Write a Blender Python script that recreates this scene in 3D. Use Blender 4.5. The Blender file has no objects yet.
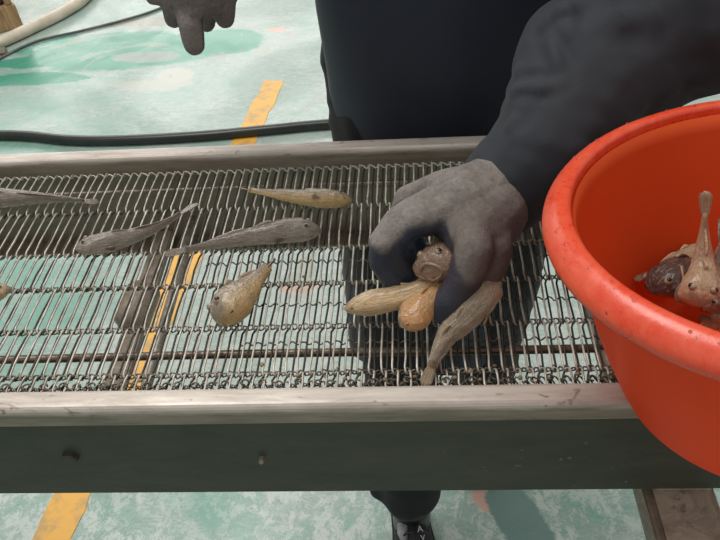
import bpy, bmesh, math, random
import numpy as np
from mathutils import Vector, Matrix, noise

random.seed(7)
S = bpy.context.scene
COL = S.collection

# ------------------------------------------------------------------ camera
F_PX, CAM_H = 720.0, 1.33
_c, _s = .0622, .0265
XA = Vector((1, _s, _c)).normalized()
YA = Vector((25.97, 710, -720)).normalized()
ZA = XA.cross(YA)
M = Matrix((XA, YA, ZA))
CAM = Vector((-.035, 0, CAM_H))
cd = bpy.data.cameras.new('camera')
cam = bpy.data.objects.new('camera', cd)
COL.objects.link(cam)
cam.matrix_world = Matrix.Translation(CAM) @ M.to_4x4()
cd.sensor_width = 36
cd.lens = 36 * F_PX / 720
cd.clip_start = .02
S.camera = cam

# ------------------------------------------------------------------ light
W = bpy.data.worlds.new('overcast')
S.world = W
W.use_nodes = True
wn, wl = W.node_tree.nodes, W.node_tree.links
bg = wn['Background']
tc = wn.new('ShaderNodeTexCoord')
sep = wn.new('ShaderNodeSeparateXYZ')
ramp = wn.new('ShaderNodeValToRGB')
wl.new(tc.outputs['Generated'], sep.inputs[0])
wl.new(sep.outputs['Z'], ramp.inputs[0])
wl.new(ramp.outputs[0], bg.inputs[0])
ramp.color_ramp.elements[0].color = (.42, .44, .43, 1)
ramp.color_ramp.elements[0].position = 0
ramp.color_ramp.elements[1].color = (1, .985, .95, 1)
ramp.color_ramp.elements[1].position = .45
bg.inputs[1].default_value = .5


def area(name, loc, target, size, size_y, power, col=(1, 1, 1)):
    l = bpy.data.lights.new(name, 'AREA')
    l.shape = 'RECTANGLE'
    l.size, l.size_y, l.energy, l.color = size, size_y, power, col
    o = bpy.data.objects.new(name, l)
    COL.objects.link(o)
    o.location = loc
    o.rotation_euler = (Vector(target) - Vector(loc)).to_track_quat('-Z', 'Y').to_euler()
    return o


# the open, bright side of the hall behind the worker
area('daylight_opening', (-2.6, 8.5, 3.4), (-.3, 1.2, .3), 8, 3.4, 250, (1, .985, .95))
area('roof_light', (-1.3, 1.6, 4.2), (0, .5, .8), 1.8, 1.8, 78, (1, .98, .94))

S.view_settings.view_transform = 'Standard'
S.view_settings.look = 'None'
S.view_settings.gamma = 1
S.view_settings.use_curve_mapping = False
S.view_settings.exposure = 0.22


# ------------------------------------------------------------------ helpers
def ray(px, py):
    return M @ Vector((px - 360, 270 - py, -F_PX))


def atz(px, py, z):
    d = ray(px, py)
    return CAM + d * ((z - CAM_H) / d.z)


def aty(px, py, y):
    d = ray(px, py)
    return CAM + d * (y / d.y)


def tag(o, label=None, cat=None, group=None, kind=None):
    if label: o['label'] = label
    if cat: o['category'] = cat
    if group: o['group'] = group
    if kind: o['kind'] = kind
    return o


def empty(name, loc=(0, 0, 0)):
    o = bpy.data.objects.new(name, None)
    o.empty_display_size = .03
    COL.objects.link(o)
    o.location = loc
    return o


def link_mesh(name, me, m, parent=None, smooth=True):
    o = bpy.data.objects.new(name, me)
    COL.objects.link(o)
    if m is not None:
        me.materials.clear()
        me.materials.append(m)
    if smooth:
        me.polygons.foreach_set('use_smooth', [True] * len(me.polygons))
    if parent is not None:
        me.transform(Matrix.Translation(-parent_world(parent)))
        o.parent = parent
    return o


def parent_world(p):
    v = Vector(p.location)
    while p.parent is not None:
        p = p.parent
        v += Vector(p.location)
    return v


def obj(name, bm, m, parent=None, smooth=True):
    me = bpy.data.meshes.new(name)
    bmesh.ops.recalc_face_normals(bm, faces=bm.faces)
    bm.to_mesh(me)
    bm.free()
    return link_mesh(name, me, m, parent, smooth)


def box(bm, a, b, bev=0):
    r = bmesh.ops.create_cube(bm, size=1)
    a, b = Vector(a), Vector(b)
    for v in r['verts']:
        v.co = Vector([(a[i] + b[i]) / 2 + v.co[i] * (b[i] - a[i]) for i in range(3)])
    if bev:
        es = list({e for v in r['verts'] for e in v.link_edges})
        bmesh.ops.bevel(bm, geom=es, offset=bev, segments=2, affect='EDGES')


def tube(bm, pts, rad, n=8, cap=True, squash=None):
    """tube along pts with radius (or list of radii)"""
    pts = [Vector(p) for p in pts]
    N = len(pts)
    rs = rad if isinstance(rad, (list, tuple)) else [rad] * N
    rings = []
    t0 = (pts[1] - pts[0]).normalized()
    up = Vector((0, 0, 1)) if abs(t0.z) < .9 else Vector((1, 0, 0))
    u = t0.cross(up).normalized()
    for i in range(N):
        t = (pts[min(i + 1, N - 1)] - pts[max(i - 1, 0)])
        if t.length < 1e-9: t = t0
        t.normalize()
        u = (u - t * u.dot(t))
        if u.length < 1e-6: u = t.orthogonal()
        u.normalize()
        v = t.cross(u)
        rings.append([bm.verts.new(pts[i] + (u * math.cos(a) + v * math.sin(a)) * rs[i])
                      for a in [2 * math.pi * k / n for k in range(n)]])
    for i in range(N - 1):
        for k in range(n):
            bm.faces.new((rings[i][k], rings[i][(k + 1) % n], rings[i + 1][(k + 1) % n], rings[i + 1][k]))
    if cap:
        bm.faces.new(rings[0][::-1])
        bm.faces.new(rings[-1])


def smooth_path(pts, n=8):
    """Catmull-Rom through pts"""
    P = [Vector(p) for p in pts]
    P = [P[0] * 2 - P[1]] + P + [P[-1] * 2 - P[-2]]
    out = []
    for i in range(1, len(P) - 2):
        for k in range(n):
            t = k / n
            a, b, c, d = P[i - 1:i + 3]
            out.append(.5 * (2 * b + (c - a) * t + (2 * a - 5 * b + 4 * c - d) * t * t + (3 * b - a - 3 * c + d) * t ** 3))
    out.append(P[-2])
    return out


def lerp(a, b, t): return a + (b - a) * t


def interp(t, xs, ys):
    return float(np.interp(t, xs, ys))


def ball(bm, c, r, sub=2, scale=(1, 1, 1), rot=None):
    m = Matrix.Translation(Vector(c)) @ (rot.to_4x4() if rot else Matrix.Identity(4)) @ Matrix.Diagonal((*scale, 1))
    bmesh.ops.create_icosphere(bm, subdivisions=sub, radius=r, matrix=m)


def blob(name, chains, balls, voxel, smooth=6, disp=None, fac=.5):
    """continuous skin: tapered chains and ellipsoids fused by a voxel remesh"""
    bm = bmesh.new()
    for ch in chains:
        P = [Vector(c[0]) for c in ch]
        R = [c[1] for c in ch]
        for i in range(len(P) - 1):
            L = (P[i + 1] - P[i]).length
            k = max(2, int(L / (min(R[i], R[i + 1]) * .35)))
            for j in range(k + 1):
                t = j / k
                bmesh.ops.create_icosphere(bm, subdivisions=2, radius=lerp(R[i], R[i + 1], t),
                                           matrix=Matrix.Translation(P[i].lerp(P[i + 1], t)))
    for (c, r, sc) in balls:
        ball(bm, c, r, 3, sc)
    me = bpy.data.meshes.new(name + '_raw')
    bm.to_mesh(me)
    bm.free()
    o = bpy.data.objects.new('tmp', me)
    COL.objects.link(o)
    md = o.modifiers.new('r', 'REMESH')
    md.mode = 'VOXEL'
    md.voxel_size = voxel
    md = o.modifiers.new('s', 'SMOOTH')
    md.iterations = smooth
    md.factor = fac
    dg = bpy.context.evaluated_depsgraph_get()
    out = bpy.data.meshes.new_from_object(o.evaluated_get(dg))
    out.name = name
    bpy.data.objects.remove(o)
    bpy.data.meshes.remove(me)
    if disp:
        nv = len(out.vertices)
        co = [v.co.copy() for v in out.vertices]
        no = [v.normal.copy() for v in out.vertices]
        for i in range(nv):
            out.vertices[i].co = co[i] + no[i] * disp(co[i])
    return out


# ------------------------------------------------------------------ materials
def hexc(r, g, b):
    f = lambda c: (c / 255 / 12.92) if c / 255 <= .04045 else ((c / 255 + .055) / 1.055) ** 2.4
    return (f(r), f(g), f(b), 1)


class MB:
    def __init__(s, name):
        s.m = bpy.data.materials.new(name)
        s.m.use_nodes = True
        s.n, s.l = s.m.node_tree.nodes, s.m.node_tree.links
        s.b = s.n['Principled BSDF']
        s.tc = s.n.new('ShaderNodeTexCoord')

    def co(s, scale=(1, 1, 1), kind='Object', rot=(0, 0, 0)):
        mp = s.n.new('ShaderNodeMapping')
        mp.inputs['Scale'].default_value = scale
        mp.inputs['Rotation'].default_value = rot
        s.l.new(s.tc.outputs[kind], mp.inputs[0])
        return mp.outputs[0]

    def noise(s, vec, scale, detail=4, rough=.6, dist=0):
        n = s.n.new('ShaderNodeTexNoise')
        n.inputs['Scale'].default_value = scale
        n.inputs['Detail'].default_value = detail
        n.inputs['Roughness'].default_value = rough
        n.inputs['Distortion'].default_value = dist
        s.l.new(vec, n.inputs['Vector'])
        return n.outputs[0]

    def ramp(s, fac, stops):
        r = s.n.new('ShaderNodeValToRGB')
        e = r.color_ramp.elements
        while len(e) < len(stops): e.new(.5)
        for el, (p, c) in zip(e, stops):
            el.position = p
            el.color = c if isinstance(c, tuple) else (c, c, c, 1)
        s.l.new(fac, r.inputs[0])
        return r.outputs[0]

    def mix(s, fac, a, b, mode='MIX'):
        m = s.n.new('ShaderNodeMix')
        m.data_type = 'RGBA'
        m.blend_type = mode
        for sock, v in ((m.inputs[0], fac), (m.inputs[6], a), (m.inputs[7], b)):
            if hasattr(v, 'links'):
                s.l.new(v, sock)
            else:
                sock.default_value = v
        return m.outputs[2]

    def math(s, op, a, b=0., clamp=False):
        m = s.n.new('ShaderNodeMath')
        m.operation = op
        m.use_clamp = clamp
        for sock, v in ((m.inputs[0], a), (m.inputs[1], b)):
            if hasattr(v, 'links'):
                s.l.new(v, sock)
            else:
                sock.default_value = v
        return m.outputs[0]

    def attr(s, name):
        a = s.n.new('ShaderNodeAttribute')
        a.attribute_name = name
        return a.outputs['Fac']

    def set(s, **kw):
        for k, v in kw.items():
            k = k.replace('_', ' ')
            if hasattr(v, 'links'):
                s.l.new(v, s.b.inputs[k])
            else:
                s.b.inputs[k].default_value = v
        return s

    def bump(s, h, strength=.3, dist=.002):
        b = s.n.new('ShaderNodeBump')
        b.inputs['Strength'].default_value = strength
        b.inputs['Distance'].default_value = dist
        s.l.new(h, b.inputs['Height'])
        s.l.new(b.outputs[0], s.b.inputs['Normal'])
        return s


def mat_floor():
    m = MB('worn_green_floor_paint')
    v = m.co()
    big = m.noise(v, 1.1, 5, .6, .6)
    mid = m.noise(m.co((1, 1.6, 1)), 3.5, 6, .65, 1.2)
    fine = m.noise(v, 34, 7, .75, .5)
    sx = m.n.new('ShaderNodeSeparateXYZ')
    m.l.new(v, sx.inputs[0])
    X, Y = sx.outputs['X'], sx.outputs['Y']

    def island(cx, cy, rx, ry, rough=.5, soft=.12, rotk=0.):
        """a patch of paint or dirt with a ragged outline, at its own place on the floor"""
        xx = m.math('ADD', m.math('SUBTRACT', X, cx), m.math('MULTIPLY', m.math('SUBTRACT', Y, cy), rotk))
        dx = m.math('DIVIDE', xx, rx)
        dy = m.math('DIVIDE', m.math('SUBTRACT', Y, cy), ry)
        r2 = m.math('ADD', m.math('MULTIPLY', dx, dx), m.math('MULTIPLY', dy, dy))
        r2 = m.math('ADD', r2, m.math('MULTIPLY', m.math('SUBTRACT', mid, .5), rough * 4))
        return m.ramp(r2, [(1 - soft * 2 if soft < .4 else .2, 1.), (1., 0.)])
    wear = m.math('ADD', m.math('MULTIPLY', big, .8), m.math('MULTIPLY', m.math('SUBTRACT', mid, .5), .7))
    # the most trodden stretch, along the far side of the conveyor, is worn palest
    tread = m.math('MULTIPLY', m.ramp(m.math('MULTIPLY', Y, .3), [(.24, 0.), (.30, 1.), (.5, 1.), (.64, .3)]),
                   m.ramp(m.math('ADD', m.math('ADD', X, .9), m.math('MULTIPLY', mid, .2)), [(.1, 0.), (.45, 1.)]))
    wear = m.math('ADD', wear, m.math('MULTIPLY', tread, .30))
    wear = m.math('ADD', wear, .10)
    wmask = m.ramp(wear, [(.36, .25), (.47, .6), (.56, .86), (.76, 1.)])
    paint = m.mix(m.ramp(mid, [(.3, 0.), (.7, 1.)]), hexc(84, 152, 134), hexc(104, 166, 148))
    pale = m.mix(m.ramp(fine, [(.35, 0.), (.65, 1.)]), hexc(166, 182, 174), hexc(190, 198, 192))
    col = m.mix(wmask, paint, pale)
    # kept green paint: left strip beside the line, and the bright patch in the back
    keep = m.math('ADD', m.math('MULTIPLY', X, -1.), m.math('MULTIPLY', Y, -.22))
    keep = m.math('ADD', keep, m.math('MULTIPLY', m.math('SUBTRACT', big, .5), .25))
    km = m.math('MULTIPLY', m.ramp(keep, [(.80, 0.), (.86, 1.)]), m.ramp(Y, [(.95, 1.), (1., 0.)]))
    col = m.mix(km, col, hexc(92, 156, 138))
    # scraped marks
    scr = m.noise(m.co((2, 7, 1), rot=(0, 0, .5)), 6, 10, .85, .8)
    smask = m.math('MULTIPLY', m.ramp(scr, [(.47, 0.), (.5, .7), (.54, 0.)]), m.ramp(mid, [(.38, .15), (.54, 1.)]))
    col = m.mix(smask, col, hexc(104, 136, 126))
    scr2 = m.noise(m.co((3, 2, 1), rot=(0, 0, -.3)), 7, 10, .85, .3)
    smask2 = m.math('MULTIPLY', m.ramp(scr2, [(.50, 0.), (.53, .8), (.6, .8), (.62, 0.)]), m.ramp(m.math('ADD', big, m.math('MULTIPLY', Y, -.22)), [(.2, .05), (.34, 1.)]))
    col = m.mix(smask2, col, hexc(200, 208, 202))
    for (px, py, rx, ry, c, rg, rk) in (ISLES):
        q = atz(px, py, 0)
        col = m.mix(island(q.x, q.y, rx, ry, rg, .12, rk), col, c)
    gm = m.ramp(m.noise(v, 2.3, 7, .75, .9), [(.57, 0.), (.60, .55)])
    col = m.mix(gm, col, hexc(164, 164, 152))
    col = m.mix(m.ramp(fine, [(.60, 0.), (.68, .6)]), col, hexc(112, 130, 120))
    rough = m.ramp(m.noise(v, 1.7, 4, .6, .8), [(.42, .2), (.62, .5)])
    m.set(Base_Color=col, Roughness=rough, Specular_IOR_Level=.55, IOR=1.45)
    m.bump(m.math('ADD', fine, m.math('MULTIPLY', mid, 2.)), .12, .004)
    return m.m


GRN, GRY, PNK = hexc(74, 152, 128), hexc(140, 158, 146), hexc(206, 170, 152)
ISLES = [(118, 50, .42, .17, GRN, .35, .3), (215, 42, .22, .12, GRN, .35, 0.), (35, 62, .20, .05, GRN, .6, .3), (20, 80, .25, .05, GRN, .7, 0.),
         (145, 57, .14, .05, GRY, .5, .4), (150, 22, .22, .05, hexc(158, 160, 148), .4, 0.),
         (277, 30, .045, .022, PNK, .2, 0.), (484, 500, .022, .028, PNK, .25, .4), (150, 85, .16, .05, hexc(178, 184, 174), .8, 0.),
         (175, 75, .08, .06, hexc(184, 186, 176), .8, 0.), (298, 288, .05, .02, PNK, .4, 0.), (520, 520, .05, .10, hexc(110, 140, 132), .5, .4)]


def mat_simple(name, a, b, scale=30, rough=.5, metal=0, bump=.2, stretch=(1, 1, 1), detail=5, lo=.35, hi=.65, dist=.0012, **kw):
    m = MB(name)
    n = m.noise(m.co(stretch), scale, detail, .65)
    m.set(Base_Color=m.ramp(n, [(lo, a), (hi, b)]), Roughness=rough, Metallic=metal, **kw)
    if bump: m.bump(n, bump, dist)
    return m.m


def mat_rail():
    m = MB('scuffed_stainless_steel')
    v = m.co()
    n = m.noise(m.co((2, 14, 14)), 7, 6, .7, .4)
    n2 = m.noise(v, 60, 5, .7)
    st = m.noise(m.co((4, 10, 10)), 9, 4, .6, 1.2)
    c = m.ramp(n, [(.3, hexc(160, 149, 138)), (.7, hexc(196, 187, 178))])
    c = m.mix(m.ramp(st, [(.62, 0.), (.7, .7)]), c, hexc(112, 92, 76))
    c = m.mix(m.ramp(n2, [(.68, 0.), (.74, .8)]), c, hexc(80, 72, 64))
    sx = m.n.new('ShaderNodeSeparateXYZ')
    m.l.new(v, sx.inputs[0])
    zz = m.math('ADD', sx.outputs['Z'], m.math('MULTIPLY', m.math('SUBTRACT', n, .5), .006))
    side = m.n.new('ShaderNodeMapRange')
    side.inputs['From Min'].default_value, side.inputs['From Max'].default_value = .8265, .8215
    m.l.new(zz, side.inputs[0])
    c = m.mix(m.math('MULTIPLY', side.outputs[0], .8), c, m.ramp(n, [(.3, hexc(104, 92, 76)), (.7, hexc(146, 132, 114))]))  # shade on the rail's side face, painted in as brown
    m.set(Base_Color=c, Metallic=.25, Roughness=m.ramp(n, [(.3, .55), (.7, .36)]))
    m.bump(n2, .15, .001)
    return m.m


def mat_beam(name, a, b):
    m = MB(name)
    n = m.noise(m.co((3, 8, 8)), 6, 6, .7)
    sp = m.noise(m.co((1, 1, 1)), 70, 3, .6)
    sm = m.math('MULTIPLY', m.ramp(sp, [(.66, 0.), (.7, 1.)]), m.ramp(m.noise(m.co(), 6, 3), [(.5, 0.), (.66, .8)]))
    c = m.ramp(n, [(.3, a), (.7, b)])
    c = m.mix(sm, c, hexc(150, 142, 122))
    m.set(Base_Color=c, Metallic=.2, Roughness=.55)
    m.bump(n, .15, .002)
    return m.m


def mat_rust():
    m = MB('rusty_wet_steel')
    n = m.noise(m.co((1, 1, 1)), 22, 7, .7, .8)
    n2 = m.noise(m.co((1, 1.5, 1)), 9, 5, .7, 2.)
    c = m.ramp(n, [(.3, hexc(140, 124, 108)), (.55, hexc(178, 162, 146)), (.75, hexc(200, 186, 170))])
    c = m.mix(m.ramp(n2, [(.3, .7), (.44, 0.)]), c, hexc(84, 74, 58))
    c = m.mix(m.ramp(m.noise(m.co(), 60, 6, .7), [(.56, 0.), (.7, .7)]), c, hexc(88, 74, 60))
    m.set(Base_Color=c, Roughness=.5, Metallic=.1)
    m.bump(m.math('ADD', n, n2), .5, .004)
    return m.m


def mat_wire(name, a, b, rough=.38, metal=.6, under=False):
    m = MB(name)
    n = m.noise(m.co(), 90, 4, .6)
    n2 = m.noise(m.co(), 13, 3, .6)
    c = m.ramp(n, [(.3, a), (.65, b)])
    c = m.mix(m.ramp(n2, [(.5, 0.), (.7, .5)]), c, hexc(96, 78, 62))
    if under: c = m.mix(m.attr('under'), c, hexc(62, 56, 48))  # lower wires darkened: their shade is put into the colour
    m.set(Base_Color=c, Roughness=rough, Metallic=metal)
    return m.m


def mat_fish(name, back, mid, belly, rough=.24, vary=.5):
    m = MB(name)
    t = m.attr('tone')            # 1 on the back, 0 on the belly
    s = m.attr('along')           # 0 at the snout, 1 at the tail
    n = m.noise(m.co(), 95, 5, .7, .6)
    n2 = m.noise(m.co(), 330, 4, .65, 1.5)
    cx = m.n.new('ShaderNodeCombineXYZ')
    m.l.new(m.math('MULTIPLY', s, 9.), cx.inputs[0])
    m.l.new(m.math('MULTIPLY', t, 9.), cx.inputs[1])
    m.l.new(m.math('MULTIPLY', m.attr('side'), 9.), cx.inputs[2])
    st = m.noise(cx.outputs[0], 1.6, 5, .65, .9)
    k = m.math('ADD', t, m.math('MULTIPLY', m.math('SUBTRACT', n, .5), vary), clamp=True)
    c = m.ramp(k, [(.12, belly), (.45, mid), (.82, back)])
    c = m.mix(m.ramp(n2, [(.5, 0.), (.70, .34)]), c, hexc(92, 76, 62))
    c = m.mix(m.ramp(n2, [(.26, .38), (.42, 0.)]), c, hexc(205, 190, 165))
    c = m.mix(m.ramp(st, [(.36, .34), (.47, 0.)]), c, hexc(84, 72, 62))
    c = m.mix(m.ramp(st, [(.54, 0.), (.66, .5)]), c, hexc(206, 196, 180))
    m.set(Base_Color=c, Roughness=rough, Specular_IOR_Level=.55, Subsurface_Weight=.12,
          Subsurface_Radius=(.006, .003, .0015), Coat_Weight=.35, Coat_Roughness=.15)
    m.bump(m.math('ADD', m.math('MULTIPLY', n2, .3), m.math('MULTIPLY', st, 1.0)), .9, .0028)
    return m.m


def mat_glove():
    m = MB('grey_knit_glove_with_navy_palm')
    n = m.noise(m.co(), 230, 4, .7)
    n2 = m.noise(m.co(), 28, 4, .6)
    back = m.ramp(n2, [(.3, hexc(104, 96, 91)), (.7, hexc(136, 129, 124))])
    back = m.mix(m.ramp(n, [(.54, 0.), (.7, .35)]), back, hexc(170, 164, 157))
    back = m.mix(m.ramp(n, [(.34, .5), (.44, 0.)]), back, hexc(72, 64, 60))
    palm = m.ramp(n2, [(.3, hexc(34, 39, 50)), (.7, hexc(46, 57, 76))])
    c = m.mix(m.attr('palm'), back, palm)
    c = m.mix(m.math('MULTIPLY', m.attr('heel'), .75), c, hexc(78, 60, 54))  # outer side of the hand: browner, with its shade painted in
    m.set(Base_Color=c, Roughness=m.mix(m.attr('palm'), (.85, .85, .85, 1), (.42, .42, .42, 1)))
    m.bump(n, .8, .0014)
    return m.m


def mat_cloth(name, a, b, rough=.8, scale=300):
    m = MB(name)
    n = m.noise(m.co(), scale, 3, .6)
    n2 = m.noise(m.co(), 7, 5, .6)
    c = m.ramp(n2, [(.3, a), (.7, b)])
    sp = m.ramp(m.noise(m.co(), 45, 4, .7), [(.7, 0.), (.76, .25)])
    c = m.mix(sp, c, hexc(120, 116, 108))
    m.set(Base_Color=c, Roughness=rough, Sheen_Weight=.06, Sheen_Roughness=.5)
    m.bump(n, .2, .0006)
    return m.m


def mat_basin():
    m = MB('orange_red_plastic')
    n = m.noise(m.co(), 5, 4, .6)
    n2 = m.noise(m.co((1, 1, .3)), 60, 5, .7)
    c = m.ramp(n, [(.3, hexc(240, 96, 44)), (.7, hexc(246, 108, 54))])
    c = m.mix(m.ramp(n2, [(.7, 0.), (.78, .35)]), c, hexc(160, 50, 34))
    m.set(Base_Color=c, Roughness=.42, Specular_IOR_Level=.2, Subsurface_Weight=0.)
    m.bump(n2, .06, .001)
    tr = m.n.new('ShaderNodeBsdfTranslucent')
    m.l.new(c, tr.inputs[0])
    mx = m.n.new('ShaderNodeMixShader')
    mx.inputs[0].default_value = .45
    m.l.new(m.b.outputs[0], mx.inputs[1])
    m.l.new(tr.outputs[0], mx.inputs[2])
    m.l.new(mx.outputs[0], m.n['Material Output'].inputs[0])
    return m.m


def mat_rim():
    m = MB('scuffed_orange_red_rim')
    n = m.noise(m.co(), 55, 6, .75, .6)
    n2 = m.noise(m.co(), 170, 3, .6)
    c = m.ramp(n, [(.35, hexc(222, 68, 36)), (.7, hexc(232, 98, 68))])
    c = m.mix(m.ramp(n2, [(.70, 0.), (.74, .8)]), c, hexc(120, 48, 40))
    m.set(Base_Color=c, Roughness=m.ramp(n, [(.3, .22), (.7, .42)]), Specular_IOR_Level=.6)
    m.bump(m.math('ADD', n, n2), .18, .001)
    return m.m


M_floor, M_rail, M_beam, M_rust = mat_floor(), mat_rail(), mat_beam('dark_olive_steel', hexc(56, 60, 50), hexc(74, 74, 62)), mat_rust()
M_beam2 = mat_beam('brown_stained_steel', hexc(126, 114, 100), hexc(156, 142, 126))
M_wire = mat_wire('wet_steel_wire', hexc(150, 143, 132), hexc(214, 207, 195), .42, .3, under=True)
M_crimp = mat_wire('dark_crimped_wire', hexc(62, 58, 50), hexc(120, 112, 98), .45)
M_shaft = mat_wire('brown_stained_shaft', hexc(96, 82, 70), hexc(142, 126, 110), .35, .4)
M_line = mat_simple('worn_yellow_line_paint', hexc(196, 158, 96), hexc(232, 176, 78), 16, .45, 0, .1, detail=8, lo=.38, hi=.52)
M_black = mat_simple('black_rubber', hexc(24, 27, 27), hexc(40, 44, 42), 14, .32, 0, .1)
M_cream = mat_simple('cream_hose_rubber', hexc(206, 192, 170), hexc(232, 222, 204), 12, .45, 0, .1)
M_cable = mat_simple('grey_cable_rubber', hexc(84, 88, 84), hexc(110, 112, 106), 12, .5, 0, .1)
M_wood = mat_simple('rough_tan_wood', hexc(150, 118, 84), hexc(196, 164, 124), 9, .8, 0, .4, (8, 1, 1))
M_darkbox = mat_simple('dark_grey_plastic', hexc(58, 60, 56), hexc(84, 82, 76), 12, .5, 0, .1)
M_glove = mat_glove()
M_jacket = mat_cloth('charcoal_navy_workwear', hexc(36, 38, 44), hexc(47, 51, 58))
M_apron = mat_cloth('dark_navy_apron', hexc(31, 36, 51), hexc(38, 44, 61), .6)
M_trouser = mat_cloth('black_trousers', hexc(13, 14, 19), hexc(20, 21, 27))
M_skin = mat_simple('skin', hexc(176, 126, 100), hexc(196, 146, 118), 20, .5, 0, .1)
M_shoe = mat_simple('black_shoe_mesh', hexc(20, 21, 23), hexc(36, 37, 40), 160, .7, 0, .4)
M_sole = mat_simple('grey_shoe_sole', hexc(120, 120, 120), hexc(150, 150, 150), 30, .6)
M_sock = mat_simple('grey_sock', hexc(140, 140, 142), hexc(170, 170, 172), 100, .8)
M_mark = mat_simple('white_print', hexc(190, 190, 192), hexc(206, 206, 208), 30, .6, 0, 0)
M_basin, M_rim = mat_basin(), mat_rim()
M_water = MB('water_drop').set(Base_Color=(1, 1, 1, 1), Roughness=.02, Transmission_Weight=1., IOR=1.33).m
M_grime = mat_simple('brown_fish_scraps', hexc(92, 72, 54), hexc(150, 126, 98), 80, .5, 0, .4)
M_eye = mat_simple('fish_eye', hexc(12, 12, 14), hexc(22, 22, 26), 40, .08, 0, 0)
M_eyering = mat_simple('fish_eye_ring', hexc(120, 104, 84), hexc(170, 156, 134), 60, .25, 0, 0)
M_mouth = mat_simple('fish_mouth', hexc(58, 38, 32), hexc(86, 58, 48), 60, .3, 0, 0)
M_fin = mat_simple('fish_fin', hexc(120, 108, 92), hexc(196, 184, 160), 240, .3, 0, .4, (1, 1, 1))
GREY = mat_fish('grey_brown_goby_skin', hexc(136, 124, 112), hexc(170, 156, 141), hexc(208, 194, 175))
TAN = mat_fish('tan_goby_skin', hexc(164, 147, 126), hexc(218, 184, 134), hexc(242, 200, 128))
YEL = mat_fish('yellow_goby_skin', hexc(200, 172, 134), hexc(224, 190, 142), hexc(238, 202, 148), vary=.7)
PINK = mat_fish('brown_pink_goby_skin', hexc(132, 104, 86), hexc(178, 140, 112), hexc(208, 168, 136), vary=.7)
ORANGE = mat_fish('orange_goby_skin', hexc(206, 158, 108), hexc(232, 168, 104), hexc(246, 184, 112), vary=.6)
LIGHT = mat_fish('pale_tan_goby_skin', hexc(184, 154, 122), hexc(222, 186, 142), hexc(240, 206, 160))
DARK = mat_fish('dark_goby_skin', hexc(70, 54, 48), hexc(98, 76, 64), hexc(150, 118, 92))

# ------------------------------------------------------------------ setting
bm = bmesh.new()
bmesh.ops.create_grid(bm, x_segments=1, y_segments=1, size=1)
for v in bm.verts:
    v.co.x = v.co.x * 9
    v.co.y = v.co.y * 8 + 4
tag(obj('floor', bm, M_floor, smooth=False), kind='structure')

bm = bmesh.new()
a0 = atz(274, 81, 0)
a1 = atz(74, 493, 0)
a1 = a1 + (a1 - a0) * .25
d = (a1 - a0).normalized()
sd = Vector((-d.y, d.x, 0))
N = 60
rows = []
for i in range(N + 1):
    p = a0.lerp(a1, i / N)
    w = .038 + .002 * math.sin(i * 1.7)
    j = .004
    rows.append([bm.verts.new(p + sd * (w + random.uniform(-j, j)) + Vector((0, 0, z))) for z in (0, .0015)] +
                [bm.verts.new(p - sd * (w + random.uniform(-j, j)) + Vector((0, 0, z))) for z in (.0015, 0)])
for i in range(N):
    for k in range(3):
        bm.faces.new((rows[i][k], rows[i + 1][k], rows[i + 1][k + 1], rows[i][k + 1]))
bm.faces.new(rows[0])
bm.faces.new(rows[-1][::-1])
tag(obj('trim_1', bm, M_line, smooth=False), 'worn yellow line painted along the green floor', kind='structure')

# ------------------------------------------------------------------ things on the floor
def hose(name, pts, r, m, label, cat, n=12):
    bm = bmesh.new()
    tube(bm, smooth_path(pts, 8), r, n)
    return tag(obj(name, bm, m), label, cat)


def fl(px, py, r):
    p = atz(px, py, r)
    return (p.x, p.y, r)


hose('black_hose', [fl(-330, 150, .017), fl(-150, 141, .017), fl(0, 135, .017), fl(70, 140, .017), fl(125, 140, .017), fl(200, 136, .017),
                    fl(265, 130, .017), fl(330, 124, .017), fl(450, 118, .017), fl(620, 116, .017), fl(800, 112, .017)], .0165, M_black,
     'thick black rubber hose lying across the green floor behind the conveyor', 'hose')
hose('cream_hose', [fl(-130, 78, .024), fl(-50, 61, .024), fl(0, 42, .024), fl(35, 26, .024), fl(65, 11, .024), fl(88, -6, .024), fl(120, -45, .024)],
     .0235, M_cream, 'thick cream coloured hose curving past the wooden crate', 'hose')
hose('grey_cable', [fl(-60, 88, .006), fl(-14, 66, .006), fl(12, 52, .006), fl(40, 40, .006), fl(80, 31, .006), fl(120, 21, .006), fl(158, 9, .006),
                    fl(190, -8, .006), fl(215, -30, .006)], .0055, M_cable,
     'thin grey cable lying on the floor below the cream hose', 'cable', 8)
# short metal hose fitting at the left edge
e = empty('hose_fitting', fl(0, 50, .012))
tag(e, 'short dark metal fitting beside the cream hose at the left edge', 'hose fitting')
bm = bmesh.new()
tube(bm, [fl(-12, 53, .012), fl(6, 51, .012)], .011, 12)
obj('barrel', bm, M_darkbox, e)
bm = bmesh.new()
tube(bm, [fl(0, 51.6, .014), fl(6, 51, .014)], .0155, 6)
obj('collar', bm, M_rail, e, False)

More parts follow.
